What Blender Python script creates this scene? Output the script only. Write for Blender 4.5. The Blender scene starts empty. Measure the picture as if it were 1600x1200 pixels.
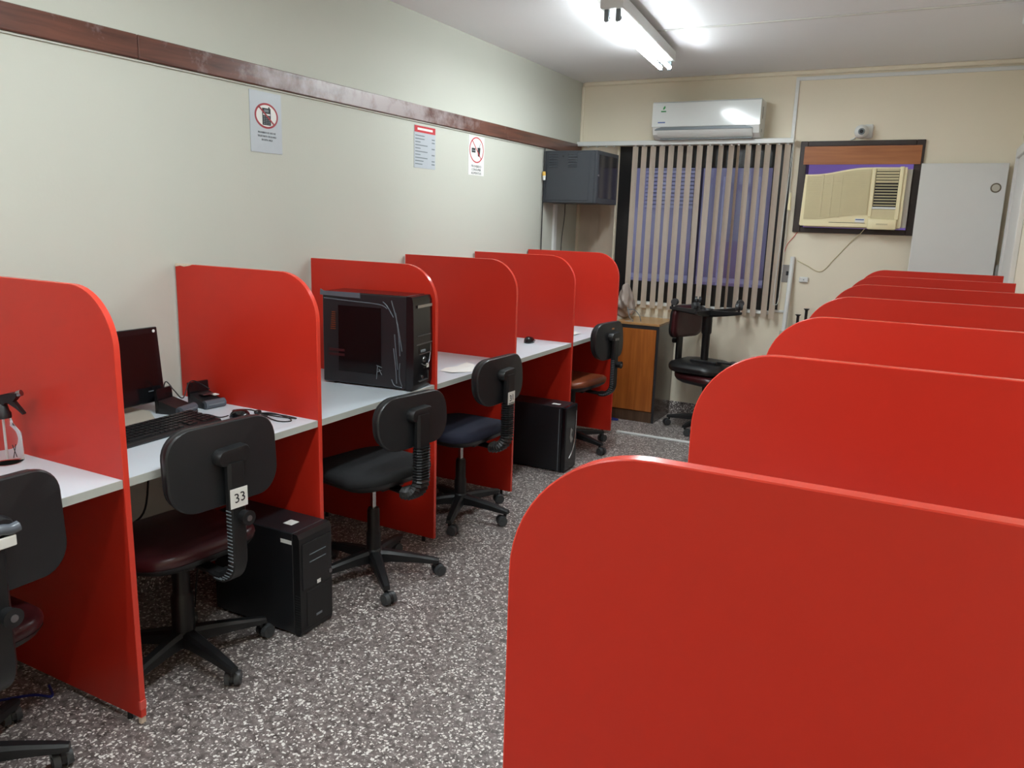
import bpy, bmesh, math, random
from mathutils import Vector, Matrix, Euler
random.seed(7)
S = bpy.context.scene
C = S.collection
PI = math.pi

# ------------------------------------------------------------------ camera
CAM = (2.5743, -1.2386, 1.4747); YAW, PITCH, ROLL, FPX = 0.479, -0.2063, 0.0307, 1225.39
cy_, sy_, cp_, sp_ = math.cos(YAW), math.sin(YAW), math.cos(PITCH), math.sin(PITCH)
fwd = Vector((-sy_*cp_, cy_*cp_, sp_)); rgt = Vector((cy_, sy_, 0)); upv = rgt.cross(fwd)
r2 = math.cos(ROLL)*rgt + math.sin(ROLL)*upv; u2 = -math.sin(ROLL)*rgt + math.cos(ROLL)*upv
cam = bpy.data.objects.new('camera', bpy.data.cameras.new('camera')); C.objects.link(cam)
m = Matrix((r2, u2, -fwd)).transposed().to_4x4(); m.translation = CAM
cam.matrix_world = m
cam.data.sensor_width = 36; cam.data.lens = FPX/1600*36; cam.data.clip_start = .02
S.camera = cam
# ------------------------------------------------------------------ world, exposure
w = bpy.data.worlds.new('world'); S.world = w; w.use_nodes = True
w.node_tree.nodes['Background'].inputs[0].default_value = (.66, .68, .9, 1)
w.node_tree.nodes['Background'].inputs[1].default_value = .68
S.view_settings.view_transform = 'Standard'; S.view_settings.look = 'None'
S.view_settings.gamma = 1; S.view_settings.use_curve_mapping = False
S.view_settings.exposure = 0.42
TUBE = 92.0          # emission of the fluorescent tubes

# ------------------------------------------------------------------ materials
def lin(c): return tuple(((v/255)/12.92 if v/255 <= .04045 else ((v/255+.055)/1.055)**2.4) for v in c)
def mat(name, rgb, rough=.5, metal=0, var=.06, scale=12, bump=0, bscale=200, spec=.5, coat=0, trans=0, alpha=1):
    M = bpy.data.materials.new(name); M.use_nodes = True
    nt = M.node_tree; b = nt.nodes['Principled BSDF']
    c = lin(rgb)
    b.inputs['Roughness'].default_value = rough; b.inputs['Metallic'].default_value = metal
    b.inputs['Specular IOR Level'].default_value = spec; b.inputs['Coat Weight'].default_value = coat
    b.inputs['Coat Roughness'].default_value = .08
    b.inputs['Transmission Weight'].default_value = trans
    b.inputs['Alpha'].default_value = alpha
    tc = nt.nodes.new('ShaderNodeTexCoord')
    n = nt.nodes.new('ShaderNodeTexNoise'); n.inputs['Scale'].default_value = scale; n.inputs['Detail'].default_value = 4
    nt.links.new(tc.outputs['Object'], n.inputs['Vector'])
    mx = nt.nodes.new('ShaderNodeMix'); mx.data_type = 'RGBA'
    mx.inputs['A'].default_value = (*[v*(1-var) for v in c], 1); mx.inputs['B'].default_value = (*[min(1, v*(1+var)) for v in c], 1)
    nt.links.new(n.outputs['Fac'], mx.inputs['Factor']); nt.links.new(mx.outputs['Result'], b.inputs['Base Color'])
    if bump:
        n2 = nt.nodes.new('ShaderNodeTexNoise'); n2.inputs['Scale'].default_value = bscale; n2.inputs['Detail'].default_value = 3
        nt.links.new(tc.outputs['Object'], n2.inputs['Vector'])
        bp = nt.nodes.new('ShaderNodeBump'); bp.inputs['Strength'].default_value = bump; bp.inputs['Distance'].default_value = .002
        nt.links.new(n2.outputs['Fac'], bp.inputs['Height']); nt.links.new(bp.outputs['Normal'], b.inputs['Normal'])
    return M
def emit(name, rgb, s):
    M = bpy.data.materials.new(name); M.use_nodes = True; b = M.node_tree.nodes['Principled BSDF']
    b.inputs['Base Color'].default_value = (.9, .9, .9, 1)
    b.inputs['Emission Color'].default_value = (*rgb, 1); b.inputs['Emission Strength'].default_value = s
    return M
def wood(name, rgb_a, rgb_b, rough, axis='Z', scale=6, coat=0, scuff=None):
    M = bpy.data.materials.new(name); M.use_nodes = True; nt = M.node_tree; b = nt.nodes['Principled BSDF']
    tc = nt.nodes.new('ShaderNodeTexCoord'); mp = nt.nodes.new('ShaderNodeMapping')
    sc = {'X': (.6, 9, 9), 'Y': (9, .6, 9), 'Z': (9, 9, .6)}[axis]; mp.inputs['Scale'].default_value = sc
    nt.links.new(tc.outputs['Object'], mp.inputs['Vector'])
    n = nt.nodes.new('ShaderNodeTexNoise'); n.inputs['Scale'].default_value = scale; n.inputs['Detail'].default_value = 8; n.inputs['Distortion'].default_value = .6
    nt.links.new(mp.outputs['Vector'], n.inputs['Vector'])
    rp = nt.nodes.new('ShaderNodeValToRGB'); rp.color_ramp.elements[0].position = .3; rp.color_ramp.elements[1].position = .7
    rp.color_ramp.elements[0].color = (*lin(rgb_a), 1); rp.color_ramp.elements[1].color = (*lin(rgb_b), 1)
    nt.links.new(n.outputs['Fac'], rp.inputs['Fac']); out = rp.outputs['Color']
    if scuff:   # pale worn varnish in patches, strongest along one stretch of the rail
        n2 = nt.nodes.new('ShaderNodeTexNoise'); n2.inputs['Scale'].default_value = 7; n2.inputs['Detail'].default_value = 9; n2.inputs['Roughness'].default_value = .7
        nt.links.new(tc.outputs['Object'], n2.inputs['Vector'])
        sx = nt.nodes.new('ShaderNodeSeparateXYZ'); nt.links.new(tc.outputs['Object'], sx.inputs[0])
        d = nt.nodes.new('ShaderNodeMath'); d.operation = 'SUBTRACT'; d.inputs[1].default_value = scuff[0]; nt.links.new(sx.outputs['Y'], d.inputs[0])
        a = nt.nodes.new('ShaderNodeMath'); a.operation = 'ABSOLUTE'; nt.links.new(d.outputs[0], a.inputs[0])
        q = nt.nodes.new('ShaderNodeMapRange'); q.inputs['From Min'].default_value = 0; q.inputs['From Max'].default_value = scuff[1]; q.inputs['To Min'].default_value = .36; q.inputs['To Max'].default_value = -.05
        nt.links.new(a.outputs[0], q.inputs['Value'])
        ad = nt.nodes.new('ShaderNodeMath'); ad.operation = 'ADD'; nt.links.new(n2.outputs['Fac'], ad.inputs[0]); nt.links.new(q.outputs[0], ad.inputs[1])
        r3 = nt.nodes.new('ShaderNodeValToRGB'); r3.color_ramp.elements[0].position = .56; r3.color_ramp.elements[1].position = .8
        r3.color_ramp.elements[1].color = (.75, .75, .75, 1)
        nt.links.new(ad.outputs[0], r3.inputs['Fac'])
        mx = nt.nodes.new('ShaderNodeMix'); mx.data_type = 'RGBA'; nt.links.new(r3.outputs['Color'], mx.inputs['Factor'])
        nt.links.new(out, mx.inputs['A']); mx.inputs['B'].default_value = (*lin((176, 164, 164)), 1); out = mx.outputs['Result']
    nt.links.new(out, b.inputs['Base Color']); b.inputs['Roughness'].default_value = rough; b.inputs['Coat Weight'].default_value = coat
    return M
def terrazzo(name):
    M = bpy.data.materials.new(name); M.use_nodes = True; nt = M.node_tree; b = nt.nodes['Principled BSDF']
    L = nt.links.new
    tc = nt.nodes.new('ShaderNodeTexCoord')
    dn = nt.nodes.new('ShaderNodeTexNoise'); dn.inputs['Scale'].default_value = 60; dn.inputs['Detail'].default_value = 2
    L(tc.outputs['Object'], dn.inputs['Vector'])
    va = nt.nodes.new('ShaderNodeVectorMath'); va.operation = 'MULTIPLY_ADD'; va.inputs[1].default_value = (.022, .022, .022)
    L(dn.outputs['Color'], va.inputs[0]); L(tc.outputs['Object'], va.inputs[2])
    def chips(scale, lo, hi, dmax, dsoft):
        v = nt.nodes.new('ShaderNodeTexVoronoi'); v.inputs['Scale'].default_value = scale; L(va.outputs[0], v.inputs['Vector'])
        sp = nt.nodes.new('ShaderNodeSeparateColor'); L(v.outputs['Color'], sp.inputs[0])
        g = nt.nodes.new('ShaderNodeMath'); g.operation = 'GREATER_THAN'; g.inputs[1].default_value = lo; L(sp.outputs[0], g.inputs[0])
        r = nt.nodes.new('ShaderNodeMapRange'); r.inputs['From Min'].default_value = dmax; r.inputs['From Max'].default_value = dmax+dsoft
        r.inputs['To Min'].default_value = 1; r.inputs['To Max'].default_value = 0; L(v.outputs['Distance'], r.inputs['Value'])
        mu = nt.nodes.new('ShaderNodeMath'); mu.operation = 'MULTIPLY'; L(g.outputs[0], mu.inputs[0]); L(r.outputs[0], mu.inputs[1])
        return mu.outputs[0], sp.outputs[1]
    w1, t1 = chips(88, .43, 1, .36, .06)
    w2, t2 = chips(150, .5, 1, .34, .08)
    bn = nt.nodes.new('ShaderNodeTexNoise'); bn.inputs['Scale'].default_value = 45; bn.inputs['Detail'].default_value = 5; L(tc.outputs['Object'], bn.inputs['Vector'])
    rp = nt.nodes.new('ShaderNodeValToRGB'); e = rp.color_ramp.elements
    e[0].position = .32; e[0].color = (*lin((76, 67, 65)), 1); e[1].position = .7; e[1].color = (*lin((146, 135, 132)), 1)
    L(bn.outputs['Fac'], rp.inputs['Fac'])
    m1 = nt.nodes.new('ShaderNodeMix'); m1.data_type = 'RGBA'; L(w2, m1.inputs['Factor']); L(rp.outputs[0], m1.inputs['A']); m1.inputs['B'].default_value = (*lin((176, 168, 163)), 1)
    m2 = nt.nodes.new('ShaderNodeMix'); m2.data_type = 'RGBA'; L(w1, m2.inputs['Factor']); L(m1.outputs['Result'], m2.inputs['A']); m2.inputs['B'].default_value = (*lin((236, 231, 226)), 1)
    L(m2.outputs['Result'], b.inputs['Base Color'])
    b.inputs['Roughness'].default_value = .38
    return M
MT = dict(
    wall=mat('cream_wall_paint', (196, 197, 186), .75, var=.025, scale=2.5, bump=.15, bscale=90),
    wallb=mat('beige_wall_paint', (238, 229, 208), .75, var=.03, scale=2.5, bump=.15, bscale=90),
    ceil=mat('ceiling_paint', (240, 239, 240), .85, var=.02, scale=3),
    floor=terrazzo('terrazzo'),
    red=mat('red_laminate', (194, 41, 25), .38, var=.03, scale=3, spec=.4),
    redband=mat('red_edge_banding', (216, 64, 48), .22, var=.03, scale=10),
    redtape=mat('pink_red_tape', (225, 90, 80), .5),
    chip=mat('bare_chipboard', (222, 204, 184), .9, var=.25, scale=120),
    desk=mat('pale_grey_laminate', (206, 217, 225), .35, var=.02, scale=6),
    deskband=mat('grey_green_edge_banding', (186, 190, 184), .45),
    rail=wood('varnished_rail', (70, 40, 33), (110, 66, 52), .34, 'Y', 5, .3, scuff=(2.1, 1.3)),
    blackpl=mat('black_plastic', (23, 24, 26), .42, bump=.12, bscale=400),
    blackgl=mat('black_gloss_plastic', (20, 21, 24), .18),
    darkpl=mat('charcoal_plastic', (31, 33, 35), .36, bump=.08, bscale=300),
    wheel=mat('caster_grey', (62, 64, 66), .4),
    chrome=mat('chrome', (200, 200, 200), .18, metal=1, var=.02),
    pull=mat('tarnished_brass_ring', (112, 104, 90), .4, metal=.6),
    spkgrey=mat('speaker_grey', (86, 95, 104), .3),
    steel=mat('brushed_steel', (150, 150, 152), .35, metal=1),
    maroon=mat('maroon_vinyl', (60, 22, 26), .32, bump=.1, bscale=250),
    brownv=mat('brown_vinyl', (126, 62, 34), .35, bump=.1, bscale=250),
    navy=mat('navy_fabric', (24, 28, 48), .85, bump=.4, bscale=700),
    blackf=mat('black_fabric', (24, 26, 29), .85, bump=.4, bscale=700),
    blackv=mat('black_vinyl', (26, 25, 26), .33, bump=.15, bscale=60),
    case=mat('black_case_steel', (30, 32, 36), .36),
    casegl=mat('smoked_case_window', (16, 15, 17), .12, spec=.3),
    film=mat('stretch_film', (92, 98, 106), .18),
    white=mat('white_plastic', (226, 228, 226), .3, var=.02),
    whitegl=mat('white_gloss_plastic', (228, 233, 232), .12, var=.015),
    greypl=mat('grey_plastic', (118, 128, 134), .4),
    paper=mat('white_paper', (232, 232, 228), .8, var=.03),
    greysign=mat('grey_laminated_sheet', (186, 192, 198), .35, var=.04, scale=40),
    ink=mat('black_ink', (32, 34, 38), .7),
    greyink=mat('grey_ink', (120, 128, 132), .7),
    redink=mat('red_ink', (190, 44, 52), .6),
    darkred=mat('dark_red_ink', (158, 52, 60), .6),
    green=mat('green_ink', (36, 140, 70), .6),
    blueink=mat('blue_ink', (70, 96, 160), .6),
    rack=mat('rack_steel', (54, 58, 64), .42, var=.05),
    racks=mat('rack_slot', (44, 48, 53), .5),
    glassd=mat('smoked_glass_door', (34, 34, 38), .12, var=.2, scale=7),
    orange=wood('orange_wood', (150, 82, 30), (184, 108, 46), .38, 'Z', 4, .2),
    orangeh=wood('orange_board', (150, 88, 46), (178, 112, 64), .45, 'X', 4),
    tan=wood('tan_wood_top', (176, 132, 84), (200, 158, 106), .35, 'X', 5, .2),
    brown=wood('brown_side', (74, 54, 40), (94, 70, 52), .2, 'Z', 3, .2),
    darkw=mat('dark_wood', (46, 32, 27), .45, var=.2, scale=30),
    blackfr=mat('black_window_frame', (20, 20, 23), .4),
    slat=mat('beige_blind_fabric', (238, 224, 208), .85, bump=.3, bscale=500),
    purple=mat('purple_paint', (172, 142, 214), .8, var=.06, scale=4),
    violet=mat('violet_paint', (152, 152, 176), .8, var=.06, scale=4),
    violetd=mat('violet_shutter', (172, 174, 194), .6),
    acbe=mat('aged_cream_plastic', (242, 230, 188), .4, var=.03),
    acgr=mat('aged_grille', (212, 200, 160), .5),
    acdk=mat('vent_dark', (40, 38, 34), .6),
    board=mat('white_board', (222, 222, 218), .5, var=.02),
    door=mat('white_door_paint', (226, 224, 220), .5, var=.02),
    tubeoff=mat('unlit_tube', (220, 222, 220), .3),
    fix=mat('fixture_enamel', (222, 224, 224), .4),
    blue=mat('blue_cable_sheath', (34, 46, 130), .45),
    yellow=mat('yellow_plug', (222, 176, 80), .5),
    greyb=mat('crumpled_grey_plastic', (170, 156, 146), .3, bump=.4, bscale=30),
    silver=mat('silver_grey_plate', (190, 186, 172), .35),
    led=emit('orange_led', (1, .45, .08), 2.0),
    screen=mat('screen', (12, 12, 14), .2),
    tube=emit('lit_tube', (.91, 1.0, 1.03), TUBE),
)
def glass(name, col, rough=0.0, ior=1.45):
    M = bpy.data.materials.new(name); M.use_nodes = True; b = M.node_tree.nodes['Principled BSDF']
    b.inputs['Base Color'].default_value = (*col, 1); b.inputs['Roughness'].default_value = rough
    b.inputs['Transmission Weight'].default_value = 1; b.inputs['IOR'].default_value = ior
    return M
MT['glass'] = glass('window_glass', (.9, .92, .97))
MT['clear'] = glass('clear_plastic', (.97, .97, .97), .04, 1.18)

# ------------------------------------------------------------------ mesh helpers
def box(bm, x0, x1, y0, y1, z0, z1, bev=0, seg=1):
    r = bmesh.ops.create_cube(bm, size=1)['verts']
    for v in r:
        v.co = Vector((x0+(v.co.x+.5)*(x1-x0), y0+(v.co.y+.5)*(y1-y0), z0+(v.co.z+.5)*(z1-z0)))
    if bev:
        es = list({e for v in r for e in v.link_edges})
        bmesh.ops.bevel(bm, geom=es, offset=bev, segments=seg, profile=.5, affect='EDGES')
    return bm
def NB(*a, **k):
    bm = bmesh.new()
    if a: box(bm, *a, **k)
    return bm
def prism(bm, pts, axis, a0, a1):
    """polygon pts (2D) extruded along axis; 2D axes are the other two in xyz order"""
    def P(p, t):
        return {'X': (t, p[0], p[1]), 'Y': (p[0], t, p[1]), 'Z': (p[0], p[1], t)}[axis]
    A = [bm.verts.new(P(p, a0)) for p in pts]; B = [bm.verts.new(P(p, a1)) for p in pts]
    n = len(pts)
    bm.faces.new(A); bm.faces.new(B[::-1])
    for i in range(n): bm.faces.new((A[i], B[i], B[(i+1) % n], A[(i+1) % n]))
    return bm
def frame_of(d):
    d = d.normalized(); u = Vector((0, 0, 1)) if abs(d.z) < .9 else Vector((1, 0, 0))
    a = d.cross(u).normalized(); return a, d.cross(a).normalized()
def cyl(bm, p0, p1, r0, r1=None, n=16, cap=True):
    p0, p1 = Vector(p0), Vector(p1); r1 = r0 if r1 is None else r1
    a, b = frame_of(p1-p0)
    A = [bm.verts.new(p0+r0*(math.cos(2*PI*i/n)*a+math.sin(2*PI*i/n)*b)) for i in range(n)]
    B = [bm.verts.new(p1+r1*(math.cos(2*PI*i/n)*a+math.sin(2*PI*i/n)*b)) for i in range(n)]
    for i in range(n): bm.faces.new((A[i], A[(i+1) % n], B[(i+1) % n], B[i]))
    if cap: bm.faces.new(A[::-1]); bm.faces.new(B)
    return bm
def smoothpath(pts, k=6):
    pts = [Vector(p) for p in pts]; out = []
    for i in range(len(pts)-1):
        p0 = pts[max(i-1, 0)]; p1 = pts[i]; p2 = pts[i+1]; p3 = pts[min(i+2, len(pts)-1)]
        for j in range(k):
            t = j/k
            out.append(.5*((2*p1)+(p2-p0)*t+(2*p0-5*p1+4*p2-p3)*t*t+(3*p1-p0-3*p2+p3)*t**3))
    out.append(pts[-1]); return out
def tube(bm, pts, r, n=8, k=6):
    P = smoothpath(pts, k) if k > 1 else [Vector(p) for p in pts]
    rings = []
    a = None
    for i, p in enumerate(P):
        d = (P[min(i+1, len(P)-1)]-P[max(i-1, 0)])
        if d.length < 1e-9: d = Vector((0, 0, 1))
        d.normalize()
        if a is None: a, b = frame_of(d)
        else:
            a = (a-d*a.dot(d)); a.normalize(); b = d.cross(a)
        rings.append([bm.verts.new(p+r*(math.cos(2*PI*j/n)*a+math.sin(2*PI*j/n)*b)) for j in range(n)])
    for A, B in zip(rings, rings[1:]):
        for j in range(n): bm.faces.new((A[j], A[(j+1) % n], B[(j+1) % n], B[j]))
    bm.faces.new(rings[0][::-1]); bm.faces.new(rings[-1]); return bm
def sweep(bm, path, sizes):
    """rectangular section (width along y, thickness in the xz plane) along an xz path; sizes = (w, t) per point"""
    P = [Vector((p[0], 0, p[1])) for p in path]; rings = []
    for i, p in enumerate(P):
        d = (P[min(i+1, len(P)-1)]-P[max(i-1, 0)]).normalized(); nrm = Vector((d.z, 0, -d.x)); w_, t_ = sizes[i]
        c = min(w_, t_)*.28
        q = [(w_/2-c, t_/2), (w_/2, t_/2-c), (w_/2, -t_/2+c), (w_/2-c, -t_/2), (-w_/2+c, -t_/2), (-w_/2, -t_/2+c), (-w_/2, t_/2-c), (-w_/2+c, t_/2)]
        rings.append([bm.verts.new(p+Vector((0, a, 0))+nrm*b) for a, b in q])
    for A, B in zip(rings, rings[1:]):
        for j in range(8): bm.faces.new((A[j], A[(j+1) % 8], B[(j+1) % 8], B[j]))
    bm.faces.new(rings[0][::-1]); bm.faces.new(rings[-1]); return bm
def lathe(bm, prof, c=(0, 0, 0), n=24, sx=1, sy=1):
    c = Vector(c); rings = []
    for r, z in prof:
        rings.append([bm.verts.new(c+Vector((r*sx*math.cos(2*PI*i/n), r*sy*math.sin(2*PI*i/n), z))) for i in range(n)])
    for A, B in zip(rings, rings[1:]):
        for j in range(n): bm.faces.new((A[j], A[(j+1) % n], B[(j+1) % n], B[j]))
    bm.faces.new(rings[0][::-1]); bm.faces.new(rings[-1]); return bm
def rrect(w_, h_, r, k=6):
    out = []
    for cx, cy, a0 in ((w_/2-r, h_/2-r, 0), (-w_/2+r, h_/2-r, 90), (-w_/2+r, -h_/2+r, 180), (w_/2-r, -h_/2+r, 270)):
        for i in range(k+1):
            a = math.radians(a0+90*i/k); out.append((cx+r*math.cos(a), cy+r*math.sin(a)))
    return out
def pillow(bm, outline, layers, fn):
    """rings of outline scaled by s at height h; fn(u, v, h) -> point"""
    rings = [[bm.verts.new(fn(u*s, v*s, h)) for u, v in outline] for s, h in layers]
    n = len(outline)
    for A, B in zip(rings, rings[1:]):
        for j in range(n): bm.faces.new((A[j], A[(j+1) % n], B[(j+1) % n], B[j]))
    bm.faces.new(rings[0][::-1]); bm.faces.new(rings[-1]); return bm
def xf(bm, M):
    bmesh.ops.transform(bm, matrix=M, verts=bm.verts); return bm
def text_bm(s, size, origin, ux, uy, depth=.0004, align='CENTER', squeeze=1):
    cu = bpy.data.curves.new('t', 'FONT'); cu.body = s; cu.size = size; cu.align_x = align; cu.extrude = depth; cu.resolution_u = 2
    o = bpy.data.objects.new('t', cu); C.objects.link(o)
    dg = bpy.context.evaluated_depsgraph_get(); me = bpy.data.meshes.new_from_object(o.evaluated_get(dg))
    bm = bmesh.new(); bm.from_mesh(me)
    bpy.data.objects.remove(o); bpy.data.curves.remove(cu); bpy.data.meshes.remove(me)
    ux, uy = Vector(ux), Vector(uy); M = Matrix((ux*squeeze, uy, ux.cross(uy))).transposed().to_4x4(); M.translation = origin
    return xf(bm, M)
# ------------------------------------------------------------------ object helpers
def obj(name, bm, m, parent=None, smooth=None, world=True):
    """world=True: bm is in world coordinates, parent roots are unrotated empties"""
    bmesh.ops.recalc_face_normals(bm, faces=bm.faces)
    me = bpy.data.meshes.new(name); bm.to_mesh(me); bm.free()
    me.materials.append(MT[m] if isinstance(m, str) else m)
    o = bpy.data.objects.new(name, me); C.objects.link(o)
    if smooth:
        for p in me.polygons: p.use_smooth = True
        me.set_sharp_from_angle(angle=math.radians(smooth))
    if parent is not None:
        if world:
            off = Vector((0, 0, 0)); q = parent
            while q is not None: off += q.location; q = q.parent
            me.transform(Matrix.Translation(-off))
        o.parent = parent
    return o
def tag(o, label, cat, group=None):
    o['label'] = label; o['category'] = cat
    if group: o['group'] = group
    return o
def thing(name, label, cat, loc=(0, 0, 0), group=None, rot=(0, 0, 0)):
    o = bpy.data.objects.new(name, None); C.objects.link(o); o.location = loc; o.rotation_euler = rot
    o.empty_display_size = .1
    return tag(o, label, cat, group)
def struct(name, bm=None, m=None, parent=None, smooth=None):
    if bm is None:
        o = bpy.data.objects.new(name, None); C.objects.link(o)
    else: o = obj(name, bm, m, parent, smooth)
    if parent is None: o['kind'] = 'structure'
    return o
def slab(*a, **k): return NB(*a, **k)

# ------------------------------------------------------------------ room
XR, YB, YF, HC = 3.0, 4.775, -3.3, 2.542
struct('floor', NB(-.15, XR+.15, YF-.15, YB+.15, -.1, 0), 'floor')
struct('ceiling', NB(-.15, XR+.15, YF-.15, YB+.15, HC, HC+.1), 'ceil')
struct('wall_left', NB(-.15, 0, YF-.15, YB+.15, 0, HC), 'wall')
struct('wall_right', NB(XR, XR+.15, YF-.15, YB+.15, 0, HC), 'wallb')
struct('wall_front', NB(0, XR, YF-.15, YF, 0, HC), 'wallb')
WX0, WX1, WZ0, WZ1 = .33, 1.63, .87, 2.06          # blind window
AX0, AX1, AZ0, AZ1 = 1.69, 2.45, 1.46, 2.06          # window air conditioner opening
bm = bmesh.new(); y0, y1 = YB, YB+.15
box(bm, 0, WX0, y0, y1, 0, HC); box(bm, WX0, WX1, y0, y1, 0, WZ0); box(bm, WX0, WX1, y0, y1, WZ1, HC)
box(bm, WX1, AX0, y0, y1, 0, HC); box(bm, AX0, AX1, y0, y1, 0, AZ0); box(bm, AX0, AX1, y0, y1, AZ1, HC); box(bm, AX1, XR, y0, y1, 0, HC)
struct('wall_back', bm, 'wallb')
struct('baseboard_back', NB(.0, XR, YB-.012, YB, 0, .1, bev=.002), 'floor')
struct('baseboard_left', NB(0, .01, YF, YB-.012, 0, .09, bev=.002), 'floor')
# wooden rail along the left wall, two planks
rail = struct('trim_1')
for a, b in ((-3.0, .745), (.7475, 4.76)):
    obj('plank', NB(0, .02, a, b, 1.9915, 2.0726, bev=.003), 'rail', rail)
# thin bead below the rail
obj('bead', NB(0, .008, -3, 4.76, 1.984, 1.9905), 'wall', rail)
struct('trim_2', NB(1.04, XR, 3.305, 3.33, HC-.006, HC, bev=.002), 'board')     # ceiling joint cover
struct('trim_3', NB(.02, XR, YB-.03, YB, HC-.028, HC, bev=.006), 'wallb')      # moulding under ceiling
struct('trim_4', NB(0, .022, YB-.022, YB, .1, HC-.03, bev=.005), 'wallb')       # corner bead
# exterior light well seen through the glass
ext = struct('wall_exterior', NB(-1.5, 1.5, 5.95, 6.05, -1, 4), 'violet')
obj('painted_panel', NB(1.5, 4.5, 5.95, 6.05, -1, 4), 'purple', ext)
bm = bmesh.new()
for i in range(13): prism(bm, [(5.95, 1.62+i*.034), (5.925, 1.626+i*.034), (5.935, 1.65+i*.034), (5.95, 1.652+i*.034)], 'X', .18, .66)
o = obj('roller_shutter', bm, 'violetd', ext); o['kind'] = 'stuff'
obj('ledge', NB(-1.5, 1.5, 5.88, 5.95, .98, 1.02), 'violetd', ext)
obj('drain_pipe', cyl(bmesh.new(), (.92, 5.9, -1), (.92, 5.9, 1.9), .025), 'violetd', ext, 40)
obj('drain_pipe', cyl(bmesh.new(), (1.2, 5.9, -1), (1.2, 5.9, 1.9), .018), 'violetd', ext, 40)
# window behind the blinds
win = struct('window_1')
FY0, FY1 = YB+.03, YB+.09
obj('window_frame', prism(NB(WX0, .455, FY0, FY1, WZ0, WZ1), [(1.5, WZ0), (WX1, WZ0), (WX1, WZ1), (1.5, WZ1)], 'Y', FY0, FY1), 'blackfr', win)
obj('window_rail', NB(.455, 1.5, FY0, FY1, WZ0, 1.03, bev=.003), 'blackfr', win)
obj('window_rail', NB(.455, 1.5, FY0, FY1, 1.9, WZ1, bev=.003), 'blackfr', win)
obj('mullion', NB(.935, .985, FY0-.008, FY1, 1.03, 1.9, bev=.003), 'blackfr', win)
obj('pane', NB(.455, .935, YB+.055, YB+.06, 1.03, 1.9), 'glass', win)
obj('pane', NB(.985, 1.5, YB+.055, YB+.06, 1.03, 1.9), 'glass', win)
obj('window_sill', NB(.35, 1.6, YB-.035, YB+.03, .848, .872, bev=.003), 'white', win)
# door on the right wall near the back corner
dr = struct('door_1')
obj('door_leaf', NB(XR-.012, XR-.002, 3.93, 4.64, .005, 1.94), 'door', dr)
for a in ((3.87, 3.93), (4.64, 4.70)): obj('door_jamb', NB(XR-.028, XR-.001, a[0], a[1], 0, 2.0, bev=.003), 'door', dr)
obj('door_head', NB(XR-.028, XR-.001, 3.93, 4.64, 1.94, 2.0, bev=.003), 'door', dr)
# white surface raceways
rw = struct('trim_5')
obj('raceway', NB(1.608, 1.632, YB-.013, YB, 2.075, 2.50, bev=.002), 'white', rw)
obj('raceway', NB(1.608, XR, YB-.014, YB, 2.478, 2.502, bev=.002), 'white', rw)
rw = struct('trim_6'); obj('raceway', NB(0, .018, 4.30, 4.35, .1, 1.6, bev=.002), 'white', rw)
rw = struct('trim_7'); obj('raceway', NB(.73, 2.2, 3.955, 3.985, 0, .013, bev=.003), 'white', rw)
rw = struct('trim_8'); obj('raceway', NB(1.57, 1.70, YB-.012, YB, .868, .885, bev=.002), 'white', rw)

# ------------------------------------------------------------------ ceiling lights
rad = math.radians
def fixture(label, loc, rz, lit=True, L=1.40):
    t = thing('ceiling_light', label, 'ceiling light', loc, 'twin tube ceiling lights', (0, 0, rz))
    h = -.088
    obj('housing', NB(-.055, .055, -L/2, L/2, h+.008, -.018, bev=.004), 'fix', t, world=False)
    for s in (-1, 1): obj('spacer', NB(-.03, .03, s*L*.3-.03, s*L*.3+.03, -.018, 0), 'greypl', t, world=False)
    for sx in (-.028, .028):
        # LED retrofit tube: opaque back on top, glowing diffuser below
        def arc(a0, a1, r, n=10): return [(sx+r*math.sin(rad(a0+(a1-a0)*i/n)), h-.028-r*math.cos(rad(a0+(a1-a0)*i/n))) for i in range(n+1)]
        tb = obj('tube_back', prism(bmesh.new(), arc(95, 265, .0135), 'Y', -L/2+.05, L/2-.05), 'fix', t, 40, world=False)
        obj('tube_diffuser', prism(bmesh.new(), arc(-95, 95, .0135, 14), 'Y', -L/2+.05, L/2-.05), 'tube' if lit else 'tubeoff', tb, 40, world=False)
        for sy in (-1, 1):
            obj('lamp_holder', NB(sx-.011, sx+.011, sy*(L/2-.03)-.012, sy*(L/2-.03)+.012, h-.045, h+.01, bev=.003), 'greypl', t, world=False)
            obj('tube_cap', cyl(bmesh.new(), (sx, sy*(L/2-.05), h-.028), (sx, sy*(L/2-.038), h-.028), .014, n=12), 'steel', tb, 40, world=False)
    return t
fixture('lit twin tube fluorescent fixture on the ceiling above the aisle', (1.045, 3.13, HC), .1, L=1.32)
fixture('lit fluorescent fixture on the ceiling above the near end of the aisle', (1.5, .12, HC), .05)
fixture('lit fluorescent fixture on the ceiling behind the viewer', (.8, -1.95, HC), 0)
fixture('unlit fluorescent fixture at the right edge of the ceiling', (2.885, 2.75, HC), 0, lit=False)

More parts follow.
